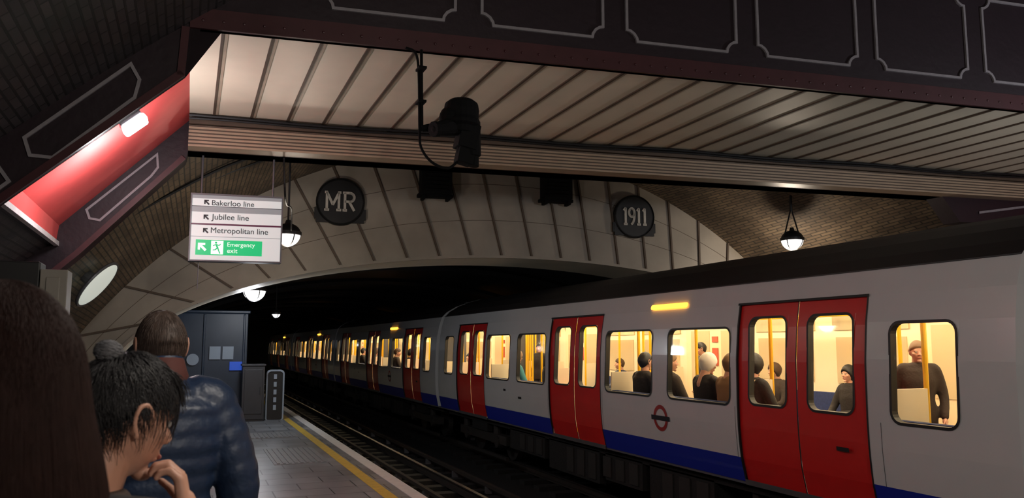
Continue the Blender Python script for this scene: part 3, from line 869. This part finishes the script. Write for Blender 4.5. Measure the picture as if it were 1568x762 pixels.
for sg in (-1, 1):
    yc, zc = -2.62, .60; n = 28
    for i in range(n):
        a, b = 2*math.pi*i/n, 2*math.pi*(i+1)/n
        mb.face([S(yc+r*math.cos(t), zc+r*math.sin(t), .006, sg) for r, t in ((.17, a), (.17, b), (.12, b), (.12, a))], 0)
    patch(mb, yc-.22, yc+.22, zc-.03, zc+.03, .009, 1, sg)
    for yy in (2.2, -5.9+.0): patch(mb, yy, yy+.16, .55, .59, .004, 2, sg)
    patch(mb, 3.0, 3.12, .66, .70, .004, 2, sg)
lg_me = mb.build('logo', [mat('logo_red', (.35, .03, .03), .4), M['ink'], M['gasket']])
mb = MB()
mb.box((-1.2, -7.5, -.12), (1.2, 7.5, .0), 0)
for y0, y1, zb in ((-3.4, -1.9, -.55), (-1.7, -.6, -.5), (-.4, 1.5, -.6), (1.7, 3.4, -.48)):
    for sg in (-1, 1):
        lo, hi = sorted((sg*1.2, sg*.55)); mb.box((lo, y0, zb), (hi, y1, -.1), 0)
        for k in range(3): mb.box((sg*1.21-.01, y0+.1+k*.4, zb+.05), (sg*1.21+.01, y0+.35+k*.4, -.15), 1)
for bc in (-5.3, 5.3):
    for sg in (-1, 1):
        mb.box((sg*1.05-.08, bc-1.5, -.50), (sg*1.05+.08, bc+1.5, -.32), 1)
        for wy in (-1.0, 1.0):
            mb.tube([(sg*.68, bc+wy, -.47), (sg*.80, bc+wy, -.47)], [.40, .39], 24, 1)
            mb.tube([(sg*.9, bc+wy, -.47), (sg*1.16, bc+wy, -.47)], [.13, .12], 12, 1)
            mb.tube([(sg*1.05, bc+wy+.22, -.32), (sg*1.05, bc+wy+.22, -.12)], [.09, .09], 10, 1)
        mb.box((sg*1.12-.06, bc-.5, -.3), (sg*1.12+.06, bc+.5, -.1), 0)
        mb.box((sg*1.14-.03, bc-1.6, -.78), (sg*1.14+.03, bc+1.6, -.72), 1)
    for wy in (-1, 1): mb.tube([(-.7, bc+wy, -.47), (.7, bc+wy, -.47)], [.08, .08], 10, 1)
un_me = mb.build('underframe', [M['dark'], mat('bogie_grime', (.022, .019, .018), .7, var=.4)])
parts = [('carbody', car_me), ('glazing', gl_me), ('interior', in_me), ('striplights', li_me), ('amber_indicator', am_me), ('logo', lg_me), ('underframe', un_me)]
train = empty('underground_train', (7.26, 0, 0))
for k, yc in enumerate((-3.55, 11.95, 27.45, 42.95, 58.45)):
    c = empty('car_%d' % (k+1), (0, yc, 0), train)
    for nme, o in parts:
        if k == 0: o.parent = c
        else: obj(nme, o.data, c)

# ------------------------------------------------------------------ people
def headfn(n):
    x, y, z = n
    if z < 0:
        t = min(1, -z)
        x *= 1-.30*t**1.6
        if y > 0: y = y*(1-.05*t)+.12*t
        else: y *= 1-.40*t**1.3
    else:
        if y < 0: y *= 1.06
    if y > .6 and z > -.2: y = .6+(y-.6)*.75
    return Vector((x, y, z))
def add_head(mb, c, k=1):
    c = Vector(c)
    def p(x, y, z): return c+Vector((x, y, z))*k
    mb.ell(c, (.076*k, .096*k, .115*k), None, 32, 22, fn=headfn)
    mb.cap(p(0, .084, .008), p(0, .102, -.022), .009*k, .014*k)
    for s in (-1, 1):
        mb.ell(p(s*.012, .098, -.028), (.008*k, .008*k, .007*k), seg=10, rng=6)
        mb.ell(p(s*.032, .079, .020), (.022*k, .010*k, .007*k), seg=12, rng=8)
        mb.ell(p(s*.045, .058, -.020), (.024*k, .024*k, .020*k), seg=12, rng=8)
        T = Matrix.Rotation(s*math.radians(-20), 4, 'Z') @ Matrix.Rotation(math.radians(-12), 4, 'X')
        mb.ell(p(s*.077, -.006, -.004), (.008*k, .019*k, .031*k), T, 14, 10)
        mb.tube([p(s*.082, .008, -.018), p(s*.084, .012, .010), p(s*.086, -.004, .027), p(s*.088, -.020, .018), p(s*.086, -.020, -.008), p(s*.082, -.006, -.034)], [.0045*k, .005*k, .0055*k, .0055*k, .005*k, .006*k], 8, step=.006, caps='round')
    mb.ell(p(0, .083, -.055), (.026*k, .012*k, .006*k), seg=12, rng=8)
    mb.ell(p(0, .081, -.066), (.022*k, .012*k, .007*k), seg=12, rng=8)
    mb.ell(p(0, .072, -.096), (.024*k, .020*k, .016*k), seg=12, rng=8)
    mb.tube([p(0, -.03, -.25), p(0, -.020, -.13), p(0, -.01, -.05)], [.066*k, .056*k, .052*k], 18, caps='round', step=.02)
def hairmask(n, front=.48, side=-.12, back=-.72):
    y = n.y
    zt = side+(front-side)*max(0, y)**.8 if y > 0 else side+(back-side)*min(1, -y*1.3)
    t = (n.z-zt)/.12
    return max(0, min(1, t*.5+.5))
def add_hair(mb, c, k=1, thick=1.12, **kw):
    def fn(n):
        h = hairmask(n, **kw); q = headfn(n)
        s = .86+(thick-.86)*h
        s *= 1+.02*noise.noise(n*5)*h
        return q*s
    mb.ell(Vector(c), (.078*k, .098*k, .115*k), None, 48, 34, fn=fn)
def strands(name, m, paths, r=.0014, parent=None):
    cu = bpy.data.curves.new(name, 'CURVE'); cu.dimensions = '3D'; cu.bevel_depth = r; cu.bevel_resolution = 0
    for P in paths:
        s = cu.splines.new('POLY'); s.points.add(len(P)-1)
        for i, p in enumerate(P):
            s.points[i].co = (*p, 1); s.points[i].radius = 1-.75*i/(len(P)-1)
    cu.materials.append(m)
    o = bpy.data.objects.new(name, cu); COL.objects.link(o)
    if parent: o.parent = parent
    return o
def short_paths(n, c, k=1, thick=1.12, length=.05, lift=.12, mess=.5, crown=Vector((0, -.35, .93)), **kw):
    out = []; c = Vector(c)
    while len(out) < n:
        v = Vector((random.gauss(0, 1), random.gauss(0, 1), random.gauss(0, 1))).normalized()
        if hairmask(v, **kw) < .75: continue
        d = (v-crown*v.dot(crown)); d = d-v*d.dot(v)
        if d.length < .05: d = Vector((random.random()-.5, random.random()-.5, 0))
        d = d.normalized()+Vector((random.uniform(-1, 1), random.uniform(-1, 1), random.uniform(-1, 1)))*mess
        L = length*random.uniform(.6, 1.2)/.09; P = []; q = v.copy()
        for i in range(6):
            t = i/5; h = headfn(q.normalized())*(thick*.985+lift*math.sin(t*math.pi*.8)*random.uniform(.6, 1.1)*.5)
            P.append(c+Vector((h.x*.078, h.y*.098, h.z*.115))*k)
            q = (q+d*L/5).normalized(); d = d-q*d.dot(q)*.8+Vector((0, 0, -.06))
        out.append(P)
    return out

def add_hand(mb, wrist, d, pn, curl=.5, side=1, k=1, splay=.10):
    w = Vector(wrist); d = Vector(d).normalized(); pn = Vector(pn).normalized(); pn = (pn-d*pn.dot(d)).normalized()
    s = d.cross(pn).normalized()*side
    lens = [.072, .080, .074, .058]; offs = [.030, .010, -.010, -.029]; base = [.086, .090, .086, .078]
    mb.tube([w-d*.03, w, w+d*.03], [.026*k, .025*k, .030*k], 12, flat=.8, caps='round')
    for i in range(4):
        kn = w+(s*offs[i]+d*base[i])*k
        mb.cap(w+(s*offs[i]*.6+d*.01)*k, kn, .015*k, .0115*k, 10)
        p = kn; a = curl*.6; dirn = (d+s*offs[i]*splay*10).normalized()
        for j, f in enumerate((.45, .32, .23)):
            v = dirn*math.cos(a)+pn*math.sin(a); q = p+v*lens[i]*f*k
            mb.cap(p, q, (.0098-.0010*j)*k, (.0090-.0012*j)*k, 10); p = q; a += curl*.9
    p = w+(s*.022+d*.018+pn*.006)*k; v = (s*.75+d*.75+pn*.25).normalized()
    for L, r in ((.042, .0135), (.032, .0108), (.026, .0092)):
        q = p+v*L*k; mb.cap(p, q, r*k, r*.88*k, 10); p = q; v = (v*.8+d*.35+pn*.2*curl*2).normalized()

def torso(mb, keys, seg=28, scal=0, pitch=.06, step=.012):
    R = []; z = keys[0][0]; ztop = keys[-1][0]
    while z <= ztop+1e-6:
        for i in range(len(keys)-1):
            if keys[i][0] <= z <= keys[i+1][0]+1e-6:
                t = (z-keys[i][0])/(keys[i+1][0]-keys[i][0]); t = t*t*(3-2*t)
                rx, ry, cy = [keys[i][j]*(1-t)+keys[i+1][j]*t for j in (1, 2, 3)]; break
        f = 1-scal+2*scal*abs(math.sin(math.pi*z/pitch))
        ring_ = []
        for j in range(seg):
            a = 2*math.pi*j/seg; c, s = math.cos(a), math.sin(a)
            ex = .82
            ring_.append((rx*f*math.copysign(abs(c)**ex, c), cy+ry*f*math.copysign(abs(s)**ex, s), z))
        R.append(ring_); z += step
    mb.rings(R, 0, True)

def eyes(parent, c, k=1):
    mb = MB()
    c = Vector(c)
    for s in (-1, 1):
        mb.ell(c+Vector((s*.031, .077, .004))*k, (.0125*k, .010*k, .0085*k), seg=12, rng=8, mi=0)
        mb.ell(c+Vector((s*.031, .085, .004))*k, (.005*k, .004*k, .005*k), seg=10, rng=6, mi=1)
    mb.ell(c+Vector((0, .094, -.0605))*k, (.020*k, .004*k, .007*k), seg=12, rng=6, mi=2)
    return mb.build('face_features', [M['eye'], M['iris'], M['lips']], parent, smooth=True)

def make_standing(tag, puffer=False, raised=None, vox=.012, wide=1.0):
    sc = .03 if puffer else 0
    b = .028 if puffer else .008
    coat = MB()
    keys = [(.80, .165+b, .115+b, 0), (.95, .165+b, .12+b, 0), (1.08, .145+b, .105+b, 0), (1.28, .18+b, .12+b, -.005), (1.38, .185+b*.8, .105+b, -.012), (1.44, .14, .085+b*.5, -.015), (1.49, .075, .075, -.012)]
    keys = [(z, rx*wide, ry, cy) for z, rx, ry, cy in keys]
    torso(coat, keys, scal=sc, pitch=.065)
    hands = MB()
    for s in (-1, 1):
        sh = Vector((s*.165*wide, -.01, 1.395))
        if raised and s == raised[0]:
            el, wr = Vector(raised[1]), Vector(raised[2])
        else:
            el, wr = Vector((s*(.235*wide+b), -.035, 1.12)), Vector((s*(.225*wide+b), .06, .885))
        coat.tube([sh-Vector((s*.07, 0, 0)), sh, el, wr], [.06+b, .062+b, .047+b, .036+b*.8], 18, step=.012, scal=sc, pitch=.06, caps='round')
        d = (wr-el).normalized()
        if raised and s == raised[0]: add_hand(hands, wr+d*.02, raised[3], raised[4], 1.0, -s)
        else: add_hand(hands, wr+d*.02, d+Vector((0, .1, 0)), Vector((-s, .15, 0)), .45, s*1)
    if puffer: coat.tube([(0, -.012, 1.46), (0, -.008, 1.53)], [.082, .075], 22, caps='round')
    legs = MB()
    legs.ell((0, 0, .90), (.16*wide, .115, .12), seg=24, rng=14)
    for s in (-1, 1): legs.tube([(s*.085, 0, .90), (s*.092, .01, .70), (s*.095, .015, .50), (s*.10, -.01, .30), (s*.10, -.02, .07)], [.09, .082, .062, .056, .05], 18, step=.03, caps='round')
    sh = MB()
    for s in (-1, 1):
        sh.tube([(s*.10, -.065, .045), (s*.105, .03, .045), (s*.115, .15, .035)], [.043, .046, .034], 14, step=.02, caps='round'); sh.cap((s*.10, -.02, .06), (s*.10, -.02, .12), .045, .045)
    return dict(coat=blob_mesh(tag+'_coat', coat, M['coatb'], vox, 3 if puffer else 8), legs=blob_mesh(tag+'_trousers', legs, M['denim'], .014, 5),
        shoes=blob_mesh(tag+'_shoes', sh, M['shoe'], .01, 2), hands=blob_mesh(tag+'_hands', hands, M['skin2'], .0042, 2))

def head_group(parent, skin, hm, c=(0, .02, 1.605), k=1.0, hairkw=None, vox=.0055, rot=(0, 0, 0), thick=1.12):
    hp_ = empty('head_pivot', (c[0], c[1]-.02, c[2]-.12*k), parent); hp_.rotation_euler = rot
    cc = Vector((0, .02, .12*k))
    mb = MB(); add_head(mb, cc, k); obj('head', blob_mesh('head_mesh', mb, skin, vox, 2), hp_)
    if hm:
        mb = MB(); add_hair(mb, cc, k, thick, **(hairkw or {})); mb.build('hair_cap', hm, hp_, smooth=True)
    eyes(hp_, cc, k)
    return hp_, cc

# --- man in puffer jacket (further away, back to us)
ms = make_standing('puffer', puffer=True, vox=.009, wide=1.0)
p3 = empty('man_in_puffer_jacket', (-.078, 2.97, 0), rz=math.radians(12)); p3.scale = (.965,)*3
obj('jacket', ms['coat'], p3, m=M['puffer']); obj('trousers', ms['legs'], p3); obj('shoes', ms['shoes'], p3); obj('hands', ms['hands'], p3)
hpv, cc = head_group(p3, M['skin2'], M['hair_light'], k=1.0, thick=1.09, hairkw=dict(back=-.62, side=-.05), rot=(math.radians(-4), 0, math.radians(4)))
strands('hair_strands', M['hair_light'], short_paths(1400, cc, 1.0, 1.09, length=.03, lift=.06, mess=.35, back=-.62, side=-.05), .0010, hpv)
mb = MB(); mb.tube([(0, -.01, 1.48), (0, -.012, 1.50), (0, -.01, 1.515)], [.080, .086, .080], 24, caps='round'); mb.build('collar', M['collar'], p3, smooth=True)

# --- dark haired woman with small bun, facing right with the hand at the chin
ms = make_standing('side', vox=.010, raised=(1, (.26, .13, 1.14), (.115, .150, 1.400), (-.25, -.05, .9), (-.5, -.7, -.1)))
p2 = empty('woman_with_bun', (-.150, 1.66, 0), rz=math.radians(-60)); p2.scale = (.872,)*3
obj('coat', ms['coat'], p2, m=M['coatbr']); obj('trousers', ms['legs'], p2); obj('shoes', ms['shoes'], p2); obj('hands', ms['hands'], p2)
kw = dict(front=.36, side=.14, back=-.36)
hpv, cc = head_group(p2, M['skin2'], M['hair_black'], c=(0, .024, 1.634), k=1.08, thick=1.12, hairkw=kw, rot=(math.radians(-15), math.radians(0), math.radians(2)), vox=.0045)
P = short_paths(2600, cc, 1.08, 1.12, length=.042, lift=.13, mess=.65, **kw)
for i in range(320):   # fringe falling forward
    a = random.uniform(-1.2, 1.2)
    st = Vector((math.sin(a)*.05, .03, .092+random.uniform(0, .02)))*1.08
    en = Vector((math.sin(a)*.072, .086+random.uniform(-.008, .008), .046+random.uniform(-.022, .03)))*1.08
    md = (st+en)/2+Vector((math.sin(a)*.010, .012, .022))
    P.append([cc+(st*(1-t)**2+md*2*t*(1-t)+en*t*t) for t in [j/6 for j in range(7)]])
strands('hair_strands', M['hair_black'], P, .0011, hpv)
bc = cc+Vector((0, -.068, .118))*1.06
mb = MB(); mb.ell(bc, (.026, .026, .021), seg=18, rng=12); mb.build('hair_bun', M['hair_black'], hpv, smooth=True)
P = []
for i in range(260):
    v = Vector((random.gauss(0, 1), random.gauss(0, 1), random.gauss(0, 1))).normalized(); ax = Vector((random.gauss(0, .3), random.gauss(0, .3), 1)).normalized()
    Q = []
    for j in range(7):
        q = Matrix.Rotation(j*.3, 3, ax) @ v; Q.append(bc+Vector((q.x*.028, q.y*.028, q.z*.023))*(1+.16*random.random()*(j/6)))
    P.append(Q)
strands('bun_strands', M['hair_grey'], P, .0009, hpv)

# --- long haired woman nearest to the camera
ms = make_standing('near', vox=.010)
p1 = empty('woman_with_long_hair', (-.190, 1.04, 0), rz=math.radians(10)); p1.scale = (.932,)*3
obj('coat', ms['coat'], p1, m=M['coatb']); obj('trousers', ms['legs'], p1); obj('shoes', ms['shoes'], p1); obj('hands', ms['hands'], p1)
hpv, cc = head_group(p1, M['skin'], M['hair_brown'], k=1.03, thick=1.10, hairkw=dict(front=.4, side=-.6, back=-1.2))
def lh(a, t):
    L = .52; s = t*L
    if s < .16:
        ph = s/.16*math.pi/2; r = math.sin(ph); z = math.cos(ph)
        rx, ry, zz = .094*r, .114*r, .135*z
    else:
        u = (s-.16)/(L-.16); rx = .094+.040*math.sin(min(1, u*1.5)*math.pi/2)-.004*u; ry = .114-.006*u; zz = -.36*u
    return Vector((math.sin(a)*rx, -math.cos(a)*ry-.012*min(1, t*2), zz))
mb = MB(); R2 = []
for i in range(1, 29):
    row = []
    for j in range(40):
        a = 2*math.pi*j/40; q = cc+lh(a, i/28)
        f = -math.cos(a)
        if f > .55 and q.z < cc.z+.06: q = Vector((q.x*.8, cc.y+(q.y-cc.y)*.35, q.z))
        row.append(q)
    R2.append(row)
mb.rings(R2); mb.build('long_hair', M['hair_brown'], hpv, smooth=True)
P = []
for i in range(5200):
    a = random.uniform(-2.1, 2.1); off = random.uniform(0, .005); t0 = random.uniform(.0, .55)**1.6; Q = []; ph = random.uniform(0, 6); w = random.uniform(.0, .05)
    for j in range(13):
        t = t0+(1-t0)*j/12; q = lh(a+w*math.sin(ph+t*7), t*1.02); Q.append(cc+q*(1.004+off*5*(.3+t)))
    P.append(Q)
strands('hair_strands', mat('hair_reddish', (.020, .0085, .007), .65, var=.4, vscale=40, spec=.15), P, .0008, hpv)

# --- passengers in the train
def make_seated():
    coat = MB(); keys = [(.46, .17, .13, -.02), (.60, .155, .115, -.02), (.82, .18, .12, -.02), (.93, .185, .11, -.025), (.99, .13, .09, -.02), (1.04, .07, .07, -.015)]
    torso(coat, keys)
    hands = MB()
    for s in (-1, 1):
        wr = Vector((s*.09, .30, .62)); el = Vector((s*.25, .08, .68))
        coat.tube([(s*.10, -.02, .945), (s*.17, -.02, .945), el, wr], [.065, .068, .052, .042], 14, step=.02, caps='round')
        add_hand(hands, wr+(wr-el).normalized()*.02, Vector((-s*.3, 1, -.1)), Vector((0, -.1, -1)), .5, -s)
    legs = MB(); legs.ell((0, -.02, .50), (.18, .14, .11))
    sh = MB()
    for s in (-1, 1):
        legs.tube([(s*.09, 0, .52), (s*.11, .24, .54), (s*.12, .44, .50), (s*.12, .44, .30), (s*.12, .42, .08)], [.09, .08, .064, .056, .048], 14, step=.03, caps='round')
        sh.tube([(s*.12, .38, .045), (s*.125, .47, .045), (s*.13, .58, .035)], [.042, .044, .032], 12, step=.02, caps='round')
    return dict(coat=blob_mesh('seated_coat', coat, M['coatb'], .016, 4), legs=blob_mesh('seated_trousers', legs, M['denim'], .016, 4), shoes=blob_mesh('seated_shoes', sh, M['shoe'], .012, 2), hands=blob_mesh('seated_hands', hands, M['skin2'], .005, 1))
seated = make_seated(); stand = make_standing('passenger', vox=.016)
mb = MB(); add_head(mb, (0, 0, 0)); headm = blob_mesh('passenger_head', mb, M['skin'], .007, 2)
mb = MB(); add_hair(mb, (0, 0, 0), 1, 1.13); hairm = mb.build('passenger_hair', M['hair_black'], smooth=True); hm_ = hairm.data; bpy.data.objects.remove(hairm)
mb = MB(); add_hair(mb, (0, 0, 0), 1, 1.2, front=.45, side=-.7, back=-1.3); h2 = mb.build('passenger_hair2', M['hair_brown'], smooth=True); hm2 = h2.data; bpy.data.objects.remove(h2)
fe = eyes(None, (0, 0, 0)); fem = fe.data; bpy.data.objects.remove(fe)
def passenger(pose, x, y, z, rz, coat, hairc, scale=1):
    e = empty('seated_passenger' if pose == 's' else 'standing_passenger', (x, y, z), rz=rz); e.scale = (scale,)*3
    g = seated if pose == 's' else stand
    obj('coat', g['coat'], e, m=coat); obj('trousers', g['legs'], e); obj('shoes', g['shoes'], e); obj('hands', g['hands'], e)
    hz = 1.155 if pose == 's' else 1.605
    r = (random.uniform(-.25, .1), 0, random.uniform(-.6, .6))
    for nme, me, mm in (('head', headm, M['skin2']), ('hair', random.choice((hm_, hm2)), hairc), ('face_features', fem, None)):
        o = obj(nme, me, e, (0, 0.01, hz), r)
        if mm: o.material_slots[0].link = 'OBJECT'; o.material_slots[0].material = mm
Xc = 7.26; NR = -math.pi/2
hb = mat('passenger_hair_brown', (.07, .035, .02), .6)
coats = [M['coatb'], M['c_grey'], M['coatbr'], M['c_tan'], M['c_teal'], M['puffer']]
hairs = [M['hair_black'], hb, mat('passenger_hair_fair', (.22, .13, .07), .6), M['c_tan'], M['c_white']]
near = [(10.40, 0, 0), (9.75, 2, 2), (8.85, 0, 4), (8.35, 3, 2), (7.93, 0, 0), (13.7, 1, 0), (15.4, 4, 2), (23.9, 0, 0), (25.6, 2, 1), (28.8, 1, 1), (31, 0, 0)]
for y, c, h in near: passenger('s', Xc-1.04, y, .04, NR, coats[c], hairs[h], 1.10)
far = [(10.1, 2, 1), (8.6, 0, 0), (14.9, 5, 1), (13.9, 1, 2), (24.6, 3, 0)]
for y, c, h in far: passenger('s', Xc+1.06, y, .04, -NR, coats[c], hairs[h], .97)
for x, y, c, h, r in ((6.72, 5.22, 0, 1, 2.2), (6.9, 6.2, 2, 2, 2.4), (7.9, 11.4, 1, 0, 1.0), (7.6, 17.4, 0, 0, 2.0)):
    passenger('p', x, y, .04, r, coats[c], hairs[h], .90)

# ------------------------------------------------------------------ world + camera
w = bpy.data.worlds.new('World'); scene.world = w; w.use_nodes = True
w.node_tree.nodes['Background'].inputs[0].default_value = (.35, .4, .55, 1)
w.node_tree.nodes['Background'].inputs[1].default_value = .004
cam = bpy.data.cameras.new('Camera'); co = bpy.data.objects.new('Camera', cam); COL.objects.link(co)
cam.sensor_width = 36; cam.lens = 36*1240/1568; cam.clip_start = .05; cam.clip_end = 200
cam.dof.use_dof = True; cam.dof.focus_distance = 11; cam.dof.aperture_fstop = 8
co.location = (0, 0, 1.55); co.rotation_euler = (math.radians(96.76), 0, math.radians(-21.66))
scene.camera = co
